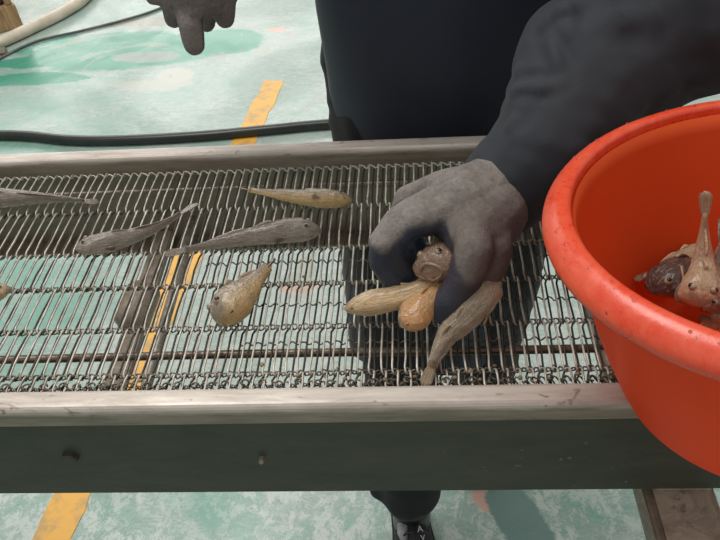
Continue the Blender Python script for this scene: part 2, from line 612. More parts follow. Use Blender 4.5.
# wooden crate with a dark tray on top, far left corner
p = fl(24, 27, 0)
cr = empty('wooden_crate', (p[0], p[1], 0))
tag(cr, 'rough tan wooden crate with a dark panelled front at the top left corner', 'crate')
x1, y0 = p[0], p[1]
bm = bmesh.new()
box(bm, (x1 - .34, y0, .0), (x1, y0 + .03, .10), .004)
obj('front_plank', bm, M_wood, cr, False)
for xa in (x1 - .33, x1 - .10):
    bm = bmesh.new()
    box(bm, (xa, y0 + .031, .0), (xa + .09, y0 + .5, .10), .004)
    obj('runner', bm, M_wood, cr, False)
bm = bmesh.new()
box(bm, (x1 - .34, y0 + .02, .101), (x1 - .04, y0 + .48, .33), .01)
obj('tray', bm, M_darkbox, cr, False)
for xa in (x1 - .036, x1 - .378):
    bm = bmesh.new()
    box(bm, (xa, y0 + .005, .101), (xa + .028, y0 + .49, .34), .004)
    obj('post', bm, M_wood, cr, False)

cr.rotation_euler.z = math.radians(31)

# ------------------------------------------------------------------ conveyor
X0, X1 = -1.45, 1.25
cv = empty('conveyor', (0, .55, 0))
tag(cv, 'stainless steel wire mesh conveyor the fish are being sorted on', 'conveyor')


def extrude_x(prof, xa, xb, n=40, wob=.0006):
    bm = bmesh.new()
    rings = []
    for i in range(n + 1):
        x = lerp(xa, xb, i / n)
        rings.append([bm.verts.new((x, y + noise.noise(Vector((x * 3, y * 9, 1))) * wob, z + noise.noise(Vector((x * 3, 5, z * 3))) * wob)) for y, z in prof])
    L = len(prof)
    for i in range(n):
        for k in range(L):
            bm.faces.new((rings[i][k], rings[i][(k + 1) % L], rings[i + 1][(k + 1) % L], rings[i + 1][k]))
    bm.faces.new(rings[0])
    bm.faces.new(rings[-1][::-1])
    return bm


def arc(cy, cz, r, a0, a1, n=5):
    return [(cy + r * math.cos(math.radians(lerp(a0, a1, i / n))), cz + r * math.sin(math.radians(lerp(a0, a1, i / n)))) for i in range(n + 1)]


near = arc(.3645, .8255, .0045, 0, 90) + arc(.3535, .8225, .0075, 90, 180) + [(.346, .809)] + arc(.349, .809, .003, 180, 270, 3) + [(.369, .806)]
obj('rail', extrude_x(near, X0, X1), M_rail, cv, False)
far = arc(.7305, .8225, .0075, 0, 90) + arc(.7205, .8235, .0065, 90, 180) + [(.714, .806), (.738, .806)]
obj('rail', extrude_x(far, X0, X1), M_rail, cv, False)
# channel beams under the rails
obj('side_beam', extrude_x([(.351, .8055), (.351, .681), (.392, .681), (.392, .685), (.356, .685), (.356, .8055)], X0, X1), M_beam, cv, False)
obj('side_beam', extrude_x([(.736, .8055), (.736, .680), (.706, .680), (.706, .684), (.730, .684), (.730, .8055)], X0, X1), M_beam2, cv, False)
# bolted hexagon head and a small pale chip mark on the near beam
for px, py in ((71, 456), (262, 457)):
    q = aty(px, py, .351)
    bm = bmesh.new()
    r_ = .0085 if px < 100 else .0028
    tube(bm, [(q.x, .3512, q.z), (q.x, .3465, q.z), (q.x, .3445, q.z)], [r_, r_, r_ * .75], 6 if px < 100 else 8)
    obj('bolt_and_chip', bm, M_beam if px < 100 else M_rail, cv, False)
# legs out at both ends
for x in (X0 + .12, X1 - .12):
    for y in (.385, .706):
        bm = bmesh.new()
        box(bm, (x - .02, y - .02, .012), (x + .02, y + .02, .6795 if y > .5 else .6805), .003)
        lg = obj('leg', bm, M_beam, cv, False)
        bm = bmesh.new()
        tube(bm, [(x, y, 0), (x, y, .006), (x, y, .012)], [.032, .032, .018], 16)
        obj('foot', bm, M_black, lg, False)
# longitudinal support shafts
def shaft(py, z, r, m, name='support_rod'):
    y = atz(300, py, z).y
    bm = bmesh.new()
    tube(bm, [(lerp(X0, X1, i / 30), y + .0008 * math.sin(i), z) for i in range(31)], r, 10)
    return obj(name, bm, m, cv)


YEND = {}
shaft(353.5, .793, .0042, M_shaft)
shaft(186, .795, .0028, M_rail)
bm = bmesh.new()
ys = atz(450, 181, .787).y
tube(bm, [(-.12, ys, .787), (X1, ys, .787)], .0045, 10)
obj('support_rod', bm, M_shaft, cv)


def ybar(pxa, pya, z, half, thick, m, name='cross_bar', y0=.353, y1=.729, rnd=False):
    x = atz(pxa, pya, z).x
    bm = bmesh.new()
    if rnd:
        tube(bm, [(x, y0, z), (x, y1, z)], half, 12)
    else:
        box(bm, (x - half, y0, z - thick), (x + half, y1, z), .002)
    o = obj(name, bm, m, cv, rnd)
    return x


xb = ybar(134, 322, .70, .0125, .012, M_rust)
xb2 = ybar(165, 322, .715, .0062, 0, M_wire, 'cross_tube', rnd=True)
# bearing lump on the first cross bar
q = atz(148, 305, .705)
bm = bmesh.new()
tube(bm, [(xb - .002, q.y - .035, .705), (xb, q.y - .028, .705), (xb + .002, q.y + .022, .705), (xb, q.y + .03, .705)], [.010, .021, .021, .008], 16)
obj('bearing', bm, M_rust, cv)
# big brown box beam running towards the camera on the right
bL, bR = .193, .2635
bm = bmesh.new()
box(bm, (bL + .0065, .02, .63), (bR, .729, .660), .004)
obj('cross_beam', bm, M_rust, cv, False)
bm = bmesh.new()
box(bm, (bL, .02, .632), (bL + .006, .729, .662), .0015)
obj('edge_strip', bm, M_rail, cv, False)
bm = bmesh.new()
box(bm, (bL + .012, .05, .0), (bR - .004, .12, .629), .004)
obj('leg', bm, M_rust, cv, False)
bm = bmesh.new()   # spacer between beam and side beam
box(bm, (bL + .012, .36, .6605), (bR - .004, .39, .6805), .001)
obj('spacer', bm, M_rust, cv, False)
bm = bmesh.new()
box(bm, (bL + .012, .708, .6605), (bR - .004, .728, .6795), .001)
obj('spacer', bm, M_rust, cv, False)
# narrow upright end guide just left of the basin
bm = bmesh.new()
xg = atz(603, 375, .79).x
box(bm, (xg, .37, .78), (xg + .018, .712, .795), .002)
obj('cross_bar', bm, M_rust, cv, False)

# ---- the wire belt
ZB = .812
PIT = .0108
row_px = [166, 205, 247, 282, 325, 372, 389]
RY = [atz(300, r, ZB).y for r in row_px]
RY[0] = .7115
RY[-1] = .376


def coil(y0, y1, phase, seed, z0=ZB, th=.006, rw=.00108):
    """one flattened wire spiral running across the picture; long wires lie along the belt width"""
    rnd = random.Random(seed)
    bm = bmesh.new()
    pts = []
    n = int((X1 - X0) / PIT)
    sk = lambda y: .024 * (y - .55)
    for i in range(n):
        x = X0 + i * PIT + phase
        j = lambda a: rnd.uniform(-a, a)
        xa = x + j(.0006)
        lean = j(.0010)
        zt = z0 + j(.0005)
        row = [(xa - .0010, y0 - .0002, z0 - th * .55), (xa - .0003, y0 - .0022, zt - .0012), (xa, y0 - .0055, zt),
               (xa + lean * .5, lerp(y0, y1, .35), zt + .0003), (xa + lean, lerp(y0, y1, .7), zt + j(.0004)),
               (xa + .0002, y1 + .006, zt), (xa + .0007, y1 + .0022, zt - .001), (xa + .0018, y1 + .0002, z0 - th * .5)]
        xb_ = xa + .0050
        row += [(xb_ - .0010, y1 + .0022, z0 - th), (xb_ + j(.0006), y1 + .007, z0 - th), (xb_ + j(.0010), lerp(y1, y0, .5), z0 - th + j(.0006)),
                (xb_ + j(.0006), y0 - .007, z0 - th), (xb_ + .002, y0 - .0022, z0 - th)]
        pts += [(a + sk(b_), b_, c) for a, b_, c in row]
    tube(bm, pts, rw, 5)
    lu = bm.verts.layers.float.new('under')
    for v in bm.verts: v[lu] = 1. if v.co.z < z0 - th * .62 else 0.  # marks the lower wires that carry the painted shade
    return bm


phs = [0, .0054, .001, .0058, .0012, .0066]
for k in range(6):
    y0, y1 = RY[k], RY[k + 1]
    ov = .0022
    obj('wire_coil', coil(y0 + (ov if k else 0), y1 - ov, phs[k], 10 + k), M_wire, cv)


def crimp(y, amp, seed, ph=0, xa=X0, xb=X1, z=ZB - .003, r=.0011, jit=.0008, per=PIT):
    rnd = random.Random(seed)
    bm = bmesh.new()
    pts = []
    x = xa
    i = 0
    while x < xb:
        s = 1 if i % 2 else -1
        a = amp * rnd.uniform(.7, 1.25)
        pts.append((x + rnd.uniform(-.0006, .0006), y + s * a + rnd.uniform(-jit, jit), z + s * .0014))
        pts.append((x + per * .22, y + s * a * .85, z + s * .0006))
        x += per / 2
        i += 1
    tube(bm, pts, r, 5)
    return bm


for k in range(2, 6):
    far_row = k < 3
    y = RY[k]
    obj('crimped_rod', crimp(y, .0010 if far_row else .0019, 30 + k, r=.0009), M_crimp, cv)
    if k >= 3:
        obj('crimped_rod', crimp(y + .001, .0020, 40 + k, xa=X0 + PIT / 2, r=.0009), M_crimp, cv)
obj('crimped_rod', crimp(RY[0] - .004, .0012, 36), M_wire, cv)
# extra, closer rods right of the middle
for k, (py, pxs) in enumerate(((261, 205), (303, 215), (341, 240))):
    p = atz(pxs, py, ZB)
    obj('crimped_rod', crimp(p.y, .0009, 50 + k, xa=p.x, xb=X1, z=ZB - .005, r=.0008), M_crimp, cv)
# the knotted selvedge at the near side
obj('crimped_rod', crimp(RY[6] + .006, .0028, 61, z=ZB - .002, r=.0009), M_crimp, cv)
obj('crimped_rod', crimp(RY[6] + .011, .0022, 62, xa=X0 + .004, z=ZB - .004, r=.0009), M_crimp, cv)
hk = random.Random(5)
bm = bmesh.new()
i = 0
x = X0
while x < X1:
    y = RY[6] + .008 + hk.uniform(-.001, .002)
    a = hk.uniform(-.4, .4)
    pts = []
    for t in range(8):
        an = a + t / 7 * 4.6
        pts.append((x + .0032 * math.cos(an), y + .0034 * math.sin(an), ZB + .0005 + t * .0003))
    tube(bm, pts, .0009, 5)
    x += PIT * hk.uniform(1.0, 2.1)
tag(obj('selvedge_hooks', bm, M_crimp, cv), kind='stuff')
# scraps caught in the near edge
bm = bmesh.new()
sc = random.Random(9)
for px, py in ((345, 379), (326, 377), (338, 368), (262, 365), (298, 376), (398, 376), (455, 378), (520, 378), (530, 372), (548, 379), (578, 374), (140, 381),
               (134, 384), (470, 372), (480, 380), (495, 366), (310, 284), (304, 277), (385, 380), (415, 377)):
    c = atz(px, py, ZB)
    ball(bm, (c.x, c.y, ZB + .0005), .0022 * sc.uniform(.7, 1.4), 1, (sc.uniform(.8, 1.6), 1, .6))
tag(obj('fish_scraps', bm, M_grime, cv), 'brown scraps caught in the wire', kind='stuff')

# ------------------------------------------------------------------ fish
def fish(spine, R, m, label, up=(0, 0, 1), group=None, wid=1., tailfan=1., open_mouth=False, name='goby', eyes=True, finm=None,
         prof=None, headk=1., seed=0, side_eye=False, pect=True):
    rnd = random.Random(seed)
    P = smooth_path(spine, 10)
    L = [0]
    for a, b in zip(P[:-1], P[1:]): L.append(L[-1] + (b - a).length)
    T = L[-1]
    N = 52
    pr = prof or ([0, .025, .07, .14, .22, .36, .52, .68, .82, .93, 1], [.30, .58, .84, 1., 1.02, .95, .76, .55, .37, .26, .25])

    def pos(s):
        d = s * T
        return Vector([float(np.interp(d, L, [p[i] for p in P])) for i in range(3)])
    root = empty(name, tuple(P[0].lerp(P[-1], .4)))
    tag(root, label, 'fish', group)
    up = Vector(up).normalized()

    def frame(s):
        t = (pos(min(s + .02, 1)) - pos(max(s - .02, 0))).normalized()
        u = (up - t * up.dot(t)).normalized()
        return t, u, t.cross(u)
    bm = bmesh.new()
    lt = bm.verts.layers.float.new('tone')
    la = bm.verts.layers.float.new('along')
    lsd = bm.verts.layers.float.new('side')
    n = 24
    rings = []
    for i in range(N + 1):
        s = (i / N) ** 1.25 if i else 0
        t, u, v = frame(s)
        k = R * interp(s, *pr)
        hk_ = interp(s, [0, .12, .25, .6, 1], [.78 * headk, .92 * headk, 1.0, 1.0, 1.25])
        wk = interp(s, [0, .12, .3, .6, 1], [1.15, 1.12, 1.0, .85, .5]) * wid
        c = pos(s)
        ring = []
        for q in range(n):
            a = 2 * math.pi * q / n
            x, z = math.cos(a), math.sin(a)
            fl_ = 1 - .12 * max(0, -z)
            wr = 1 + .05 * noise.noise(Vector((s * 22 + seed, x * 2.5, z * 2.5))) + .035 * noise.noise(Vector((s * 6, x * 6, z * 6 + seed)))
            ridg = noise.noise(Vector((s * 4 + seed * 3, a * 2.6 + 1.2 * noise.noise(Vector((s * 5, seed, 1))), seed)))
            wr += .10 * ridg * min(1, s * 6) + .04 * noise.noise(Vector((s * 30 + seed, x * 6, z * 6)))
            vv = bm.verts.new(c + (v * x * k * wk + u * z * k * hk_ * fl_) * wr)
            vv[lt] = .5 + .5 * z
            vv[la] = s
            vv[lsd] = .5 + .5 * x
            ring.append(vv)
        rings.append(ring)
    for i in range(N):
        for q in range(n):
            bm.faces.new((rings[i][q], rings[i][(q + 1) % n], rings[i + 1][(q + 1) % n], rings[i + 1][q]))
    for ring, s_, e_ in ((rings[0], 0, -1), (rings[-1], 1, 1)):
        t, u, v = frame(s_)
        cc = bm.verts.new(pos(s_) + t * e_ * R * (.2 if e_ < 0 else .1))
        cc[lt] = .5
        for q in range(n): bm.faces.new((ring[q], ring[(q + 1) % n], cc))
    body = obj('body', bm, m, root)
    fm = finm or m

    def fan(name_, base, dirv, widev, ln, w0, w1, th=.0005, lobes=9):
        b2 = bmesh.new()
        nn = dirv.cross(widev).normalized()
        g = []
        for i in range(6):
            f = i / 5
            row = []
            for j in range(lobes):
                h = j / (lobes - 1) * 2 - 1
                w = lerp(w0, w1, f ** .7)
                edge = 1 - .18 * h * h + .03 * math.sin(j * 2.4)
                off = nn * (.0006 * (1 if j % 2 else -1) * f)
                row.append((base + dirv * ln * f * edge + widev * w * h + off, nn))
            g.append(row)
        top = [[b2.verts.new(p + q * th) for p, q in r] for r in g]
        bot = [[b2.verts.new(p - q * th) for p, q in r] for r in g]
        for i in range(5):
            for j in range(lobes - 1):
                b2.faces.new((top[i][j], top[i][j + 1], top[i + 1][j + 1], top[i + 1][j]))
                b2.faces.new((bot[i][j], bot[i + 1][j], bot[i + 1][j + 1], bot[i][j + 1]))
        rim = [(i, 0) for i in range(6)] + [(5, j) for j in range(1, lobes)] + [(i, lobes - 1) for i in range(4, -1, -1)] + [(0, j) for j in range(lobes - 2, 0, -1)]
        for (i, j), (i2, j2) in zip(rim, rim[1:] + rim[:1]):
            b2.faces.new((top[i][j], bot[i][j], bot[i2][j2], top[i2][j2]))
        lt2 = b2.verts.layers.float.new('tone')
        la2 = b2.verts.layers.float.new('along')
        ls2 = b2.verts.layers.float.new('side')
        b2.verts.ensure_lookup_table()
        for q_, vv in enumerate(b2.verts):
            kq = q_ % (6 * lobes)
            vv[lt2] = .62 + .25 * ((kq % lobes) % 2)
            vv[la2] = .3 + .2 * (kq // lobes) / 5
            vv[ls2] = (kq % lobes) / lobes * 1.6
        return obj(name_, b2, fm, root)
    t, u, v = frame(1)
    fan('tail_fin', pos(1) - t * .002, t, (u * .25 + v).normalized() if tailfan > 0 else u, R * 1.9 * abs(tailfan), R * .18, R * .46 * abs(tailfan))
    # two dorsal fins folded along the back
    for sa, sb, hh in ((.32, .47, .20), (.52, .86, .16)):
        b2 = bmesh.new()
        lo, hi = [], []
        for i in range(9):
            s = lerp(sa, sb, i / 8)
            t, u, v = frame(s)
            k = R * interp(s, *pr)
            e_ = math.sin(math.pi * (i / 8) ** .6)
            lo.append((pos(s) + u * k * .92, v))
            hi.append((pos(s) + u * (k * .98 + R * hh * e_) + v * R * .14 * e_ + t * R * .12, v))
        A = [[b2.verts.new(p + q * w * sgn) for p, q in rr] for sgn in (1, -1) for rr, w in ((lo, .0008), (hi, .0003))]
        for i in range(8):
            b2.faces.new((A[0][i], A[0][i + 1], A[1][i + 1], A[1][i]))
            b2.faces.new((A[2][i], A[3][i], A[3][i + 1], A[2][i + 1]))
            b2.faces.new((A[1][i], A[1][i + 1], A[3][i + 1], A[3][i]))
            b2.faces.new((A[0][i + 1], A[0][i], A[2][i], A[2][i + 1]))
        b2.faces.new((A[0][0], A[1][0], A[3][0], A[2][0]))
        b2.faces.new((A[0][8], A[2][8], A[3][8], A[1][8]))
        lt3 = b2.verts.layers.float.new('tone')
        la3 = b2.verts.layers.float.new('along')
        for vv in b2.verts:
            vv[lt3] = .75
            vv[la3] = (vv.co - pos(0)).length / T
        obj('dorsal_fin', b2, fm, root)
    for sg in ((1, -1) if pect else ()):
        t, u, v = frame(.25)
        k = R * interp(.25, *pr)
        d_ = (t + v * sg * .22 - u * .1).normalized()
        fan('pectoral_fin', pos(.25) + v * sg * k * .93 * wid - u * k * .1, d_, (u - d_ * u.dot(d_)).normalized(), R * .95, R * .07, R * .24, .0004, 7)
    if eyes:
        for sg in (1, -1):
            s = .09
            t, u, v = frame(s)
            k = R * interp(s, *pr)
            c = pos(s) + (u * (.74 if not side_eye else .45) * headk + v * sg * (.5 if not side_eye else .9) * wid) * k
            b2 = bmesh.new()
            ball(b2, c, R * .21, 2)
            er = obj('eye', b2, M_eyering, root)
            b2 = bmesh.new()
            ball(b2, c + (u * .55 + v * sg * .6).normalized() * R * .09, R * .145, 2)
            obj('pupil', b2, M_eye, er)
    # mouth
    t, u, v = frame(0.0)
    k = R * pr[1][1]
    b2 = bmesh.new()
    if open_mouth:
        ringp = []
        for q in range(17):
            a = 2 * math.pi * q / 16
            ringp.append(pos(0) - t * R * (.06 + .10 * noise.noise(Vector((math.cos(a) * 1.5, math.sin(a) * 1.5, 3)))) + (v * math.cos(a) * .54 * wid + u * math.sin(a) * .46) * R * (1 + .22 * noise.noise(Vector((math.cos(a), math.sin(a), 7)))))
        tube(b2, ringp, R * .09, 6, cap=False)
        lt3 = b2.verts.layers.float.new('tone')
        for vv in b2.verts: vv[lt3] = .75
        lip = obj('mouth', b2, m, root)
        b2 = bmesh.new()
        rot = Matrix((v, u, t)).transposed()
        ball(b2, pos(0) - t * R * .02, R * .38, 2, (1, .85, .25), rot)
        obj('gullet', b2, M_mouth, lip)
    else:
        pts = []
        for q in range(11):
            a = math.radians(lerp(-80, 80, q / 10))
            s = .012 + .055 * (1 - math.cos(a))
            t2, u2, v2 = frame(s)
            kk = R * interp(s, *pr)
            pts.append(pos(s) - t2 * R * .04 * math.cos(a) + v2 * math.sin(a) * kk * 1.16 * wid - u2 * kk * .12)
        tube(b2, pts, R * .045, 5)
        obj('mouth', b2, M_mouth, root)
    return root


def Z(px, py, z): return tuple(atz(px, py, z))


g1 = 'gobies lying on the wire belt'
b = .8135
fish([Z(-52, 199, b + .010), Z(-20, 198, b + .011), Z(30, 198, b + .009), Z(62, 199, b + .006), Z(84, 201, b + .005)], .0138, GREY,
     'grey-brown goby cut off by the left edge, its tail pointing right', (0, -.2, 1), g1, seed=1, tailfan=.8)
fish([Z(77, 248, b + .008), Z(105, 243, b + .009), Z(140, 234, b + .007), Z(165, 223, b + .006), Z(180, 214, b + .006)], .0120, GREY,
     'grey-brown goby with flared upturned tail, left of the two dark gobies in the middle', (.2, .3, 1), g1, seed=2, tailfan=1.15)
fish([Z(320, 231, b + .011), Z(290, 231, b + .011), Z(250, 237, b + .009), Z(215, 244, b + .006), Z(186, 250, b + .004)], .0135, GREY,
     'longest grey-brown goby, thick head on the right and thin tail on the left', (0, .25, 1), g1, seed=3, tailfan=1.)
fish([Z(351, 200, b + .009), Z(325, 199, b + .0095), Z(295, 197, b + .008), Z(268, 193, b + .005), Z(250, 190, b + .004)], .0112, TAN,
     'slender goby with pale yellow belly, head right, nearest the far rail', (0, .85, .55), g1, seed=4, tailfan=.7, side_eye=True)
fish([Z(221, 319, b + .014), Z(231, 307, b + .014), Z(248, 290, b + .010), Z(260, 276, b + .007), Z(268, 267, b + .006)], .0195, TAN,
     'fat yellow-bellied goby pointing its broad wrinkled head to the lower left', (-.75, .2, .62), g1, seed=5, pect=False, tailfan=.42, headk=1.,
     prof=([0, .03, .08, .16, .28, .42, .58, .72, .84, .93, 1], [.55, .80, .97, 1.05, 1.02, .88, .66, .48, .34, .27, .26]))
fish([Z(9, 288, b + .008), Z(-8, 294, b + .009), Z(-40, 305, b + .008), Z(-75, 315, b + .005)], .0105, YEL,
     'yellow-brown goby of which only the snout shows at the left edge', (0, .3, 1), g1, seed=6)

g2 = 'gobies gripped in the gloved hand'
fish([Z(346, 309, .832), Z(365, 305, .835), Z(400, 298, .842), Z(425, 288, .85), Z(455, 272, .855), Z(480, 262, .855)], .0128, YEL,
     'pale yellow goby sticking out to the left of the gripping glove', (-.1, .7, .6), g2, seed=7, pect=False, eyes=False)
fish([Z(403, 325, .836), Z(412, 318, .840), Z(428, 302, .846), Z(446, 286, .852), Z(470, 268, .856)], .0158, ORANGE,
     'short orange-yellow goby snout poking down between the gloved fingers', (.5, .6, .6), g2, seed=8, pect=False, eyes=False,
     prof=([0, .03, .08, .16, .3, .5, .7, .85, 1], [.55, .82, .98, 1., .9, .7, .5, .36, .3]))
fish([Z(432, 271, .874), Z(437, 264, .872), Z(452, 250, .868), Z(470, 238, .866), Z(488, 228, .866)], .0185, PINK,
     'brown-pink goby head with gaping round mouth inside the gloved grip', (-.1, .75, .7), g2, seed=9, open_mouth=True,
     prof=([0, .03, .08, .16, .3, .5, .7, .85, 1], [.78, .92, 1., 1., .85, .65, .45, .36, .3]))
fish([Z(490, 276, .868), Z(480, 294, .858), Z(463, 317, .842), Z(447, 336, .828), Z(437, 354, .822), Z(432, 366, .820)], .0165, TAN,
     'brown goby hanging down from the glove with its grey tail on the wire', (-.2, -.5, .9), g2, seed=10, tailfan=.75, eyes=False,
     prof=([0, .1, .2, .35, .55, .75, .9, 1], [.6, .95, 1., .98, .85, .68, .55, .5]))

# ------------------------------------------------------------------ basin
bc = Vector((.2503, .3595, .8324))
bn = Vector((-.1032, .1291, 1)).normalized()
H_B, RT, RB = .178, .1696, .1055
basin = empty('basin', tuple(bc))
tag(basin, 'round orange-red plastic basin of gobies resting tilted on the near rail', 'basin')
bu = Vector((0, 1, 0)).cross(bn).normalized()
bv = bn.cross(bu)


def lathe(prof, n=96, closed=False):
    bm = bmesh.new()
    rings = []
    for r, h in prof:
        rings.append([bm.verts.new(bc + bn * h + (bu * math.cos(2 * math.pi * k / n) + bv * math.sin(2 * math.pi * k / n)) * r) for k in range(n)])
    L = len(rings)
    for i in range(L if closed else L - 1):
        for k in range(n):
            bm.faces.new((rings[i][k], rings[i][(k + 1) % n], rings[(i + 1) % L][(k + 1) % n], rings[(i + 1) % L][k]))
    return bm, rings


wall_o, wall_i = [], []
for i in range(13):
    t = i / 12
    r = lerp(RB, .1500, t ** .9) + .004 * math.sin(math.pi * t)
    wall_o.append((r, .004 + t * (H_B - .012)))
    wall_i.append((r - .003, .006 + t * (H_B - .012)))
prof = [(.001, .004), (RB - .02, .004), (RB - .014, .0), (RB - .004, .0)] + wall_o + wall_i[::-1] + [(RB - .012, .007), (.001, .007)]
bm, _ = lathe(prof)
obj('bowl', bm, M_basin, basin)
rim = []
for i in range(15):          # outer skin: rolled edge, sloping up to a crest near the inside
    a = math.radians(lerp(-10, 195, i / 14))
    rr = .1595 + .0105 * math.cos(a)
    rim.append((rr, H_B - .008 + .0085 * math.sin(a) - .5 * (rr - .1595)))
rim = [(.1660, H_B - .020), (.1690, H_B - .0175)] + rim + [(.1485, H_B - .018), (.1502, H_B - .018), (.1512, H_B - .008)]
for i in range(7):
    a = math.radians(lerp(165, 10, i / 6))
    rr = .1595 + .0082 * math.cos(a)
    rim.append((rr, H_B - .0095 + .0065 * math.sin(a) - .5 * (rr - .1595)))
rim += [(.1665, H_B - .0165), (.1648, H_B - .020)]
bm, _ = lathe(rim, closed=True)
obj('rim', bm, M_rim, basin)
# a few water drops on the rim
bm = bmesh.new()
dr = random.Random(3)
for k in range(46):
    a = math.radians(dr.uniform(95, 260))
    rr = .1595 + dr.uniform(-.007, .007)
    hh = H_B - .008 + .0085 * math.sqrt(max(0, 1 - ((rr - .1595) / .0105) ** 2)) - .5 * (rr - .1595)
    ball(bm, bc + bn * hh + (bu * math.cos(a) + bv * math.sin(a)) * rr, dr.uniform(.0006, .0014), 1, (1, 1, .6))
tag(obj('water_drops', bm, M_water, basin), kind='stuff')

g3 = 'gobies heaped in the orange basin'
fish([Z(653, 291, .878), Z(664, 283, .880), Z(682, 275, .880), Z(705, 268, .876), Z(730, 262, .872)], .0165, DARK,
     'dark brown goby with its eye showing above the basin rim', (-.2, .5, .8), g3, seed=11, side_eye=True)
fish([Z(699, 303, .900), Z(701, 290, .903), Z(703, 266, .912), Z(704, 236, .930), Z(705, 214, .946)], .0155, LIGHT,
     'tan goby standing head down in the basin with its tail up the wall', (-.3, -.7, .6), g3, seed=12, tailfan=.7,
     prof=([0, .03, .08, .16, .3, .5, .7, .85, 1], [.6, .85, .98, 1., .85, .6, .42, .32, .26]))
fish([Z(708, 252, .874), Z(690, 256, .876), Z(668, 264, .874), Z(652, 272, .870)], .0100, YEL,
     'thin yellow goby lying behind the dark one against the basin wall', (0, .6, .8), g3, seed=13, eyes=False)
fish([Z(722, 312, .896), Z(716, 296, .900), Z(716, 270, .904), Z(722, 240, .915)], .013, PINK,
     'brown-pink goby at the right edge of the picture, beside the upright tan one', (0, -.5, .9), g3, seed=14)
fish([Z(678, 300, .886), Z(688, 294, .888), Z(706, 284, .884), Z(730, 278, .880)], .010, PINK,
     'small pinkish goby tucked between the dark goby and the upright tan one', (0, .3, .9), g3, seed=15, eyes=False)
rf = random.Random(22)
for k in range(9):
    a = k * .9 + .3
    r0 = .05
    c = bc + bn * (.024 + .004 * (k % 3) + (.012 if k > 5 else 0)) + (bu * math.cos(a) + bv * math.sin(a)) * (r0 if k < 6 else .02)
    dv = (bu * math.cos(a + 1.5) + bv * math.sin(a + 1.5)) * .042
    fish([c - dv, c - dv * .3, c + dv * .4, c + dv], .011, [GREY, TAN, YEL][k % 3],
         '%s goby buried low in the orange basin, %s' % (('grey', 'tan', 'yellow')[k % 3], ('right of the middle', 'at the far right', 'towards the far wall', 'against the far left wall', 'at the left wall', 'at the near wall', 'on top at the centre right', 'on top near the middle', 'on top towards the far side')[k]), (0, 0, 1), 'gobies at the bottom of the basin', seed=30 + k, tailfan=.5, eyes=False)

# ------------------------------------------------------------------ the worker
pe = empty('person', (.03, .88, 0))
tag(pe, 'worker in charcoal jacket, dark navy apron and grey gloves, one hand gripping fish', 'person')

Wr = Vector(Z(505, 188, .888))
c2 = Vector(Z(549, 143, .928))
c3 = Vector(Z(584, 76, .965))
c4 = Vector(Z(662, 28, .985))
El = Vector(Z(745, -5, 1.03))
ShL = Vector((.215, .92, 1.33))
ShR = Vector((-.155, .92, 1.33))
WrR = Vector(tuple(aty(196, -75, .66)))
ElR = Vector((-.33, .86, 1.14))
hipL, hipR = Vector((.115, .90, .86)), Vector((-.045, .90, .86))
knR, anR = Vector((-.05, .80, .47)), Vector(Z(409, 508, .105))
knL, anL = Vector((.12, .865, .47)), Vector((.115, .90, .09))

skin = blob('body', [
    [(ShL, .05), (El, .038), (c3, .034), (Wr, .024)], [(ShR, .05), (ElR, .038), (WrR, .024)],
    [(ShL, .05), ((.03, .90, 1.37), .06), (ShR, .05)], [((.03, .90, 1.36), .05), ((.03, .87, 1.50), .048)],
    [((.03, .91, 1.25), .10), ((.03, .92, 1.05), .09), ((.03, .92, .90), .10)],
    [(hipL, .075), (knL, .045), (anL, .032)], [(hipR, .075), (knR, .045), (anR, .032)]], [], .012, 6)
link_mesh('body', skin, M_skin, pe)


def wrinkle(p):
    a = .6 * noise.noise(Vector((p.x * 9, p.y * 9, p.z * 14)))
    b_ = noise.noise(Vector((p.x * 26 + 3, p.y * 20, p.z * 40)))
    return .006 * a + .0022 * b_


jk = blob('jacket', [
    [(Wr + Vector((-.006, -.004, -.002)), .045), (Wr, .048), (c2, .055), (c3, .073), (c4, .080), (El, .084), (ShL, .075)],
    [(ShL, .07), ((.03, .90, 1.37), .075), (ShR, .07)],
    [(WrR, .042), (ElR, .055), (ShR, .07)],
    [((.03, .90, 1.30), .13), ((.03, .92, 1.05), .125), ((.03, .92, .90), .13)]],
    [((.03, .91, 1.15), .17, (1, .75, 1.25)), ((.03, .92, .95), .165, (1, .8, 1.)),
     (Z(583, 62, .975), .066, (1, 1, 1)),
     ], .0045, 6, wrinkle)
# sharp crease folds on the gripping arm
from mathutils.bvhtree import BVHTree


def crease(me, pix, w, h):
    """raise (or sink) a fold along a line that lies on the cloth"""
    tree = BVHTree.FromPolygons([v.co for v in me.vertices], [p.vertices for p in me.polygons])
    L = []
    for px, py in pix:
        hit = tree.ray_cast(CAM, ray(px, py).normalized())
        if hit[0] is not None: L.append(hit[0])
    if len(L) < 2: return
    L = smooth_path(L, 6)
    for v in me.vertices:
        if (v.co - L[0]).length > .3: continue
        dd, kk = min(((v.co - p).length, i) for i, p in enumerate(L))
        if dd < w * 3:
            f = math.sin(math.pi * min(.95, .12 + kk / len(L)))
            v.co += v.normal * h * f * (math.exp(-(dd / w) ** 2) - .45 * math.exp(-((dd - 1.8 * w) / w) ** 2))


crease(jk, [(512, 90), (528, 86), (545, 87), (562, 82)], .0055, .006)
crease(jk, [(515, 100), (530, 98), (546, 96)], .010, .004)
crease(jk, [(543, 24), (556, 12), (572, 9), (590, 16)], .006, .006)
crease(jk, [(590, 2), (588, 14), (598, 30)], .010, -.006)
crease(jk, [(548, 40), (556, 58), (563, 80)], .006, .004)
crease(jk, [(520, 112), (512, 124), (505, 138)], .007, .004)
crease(jk, [(600, 22), (625, 18), (650, 16)], .010, .006)
link_mesh('jacket', jk, M_jacket, pe)

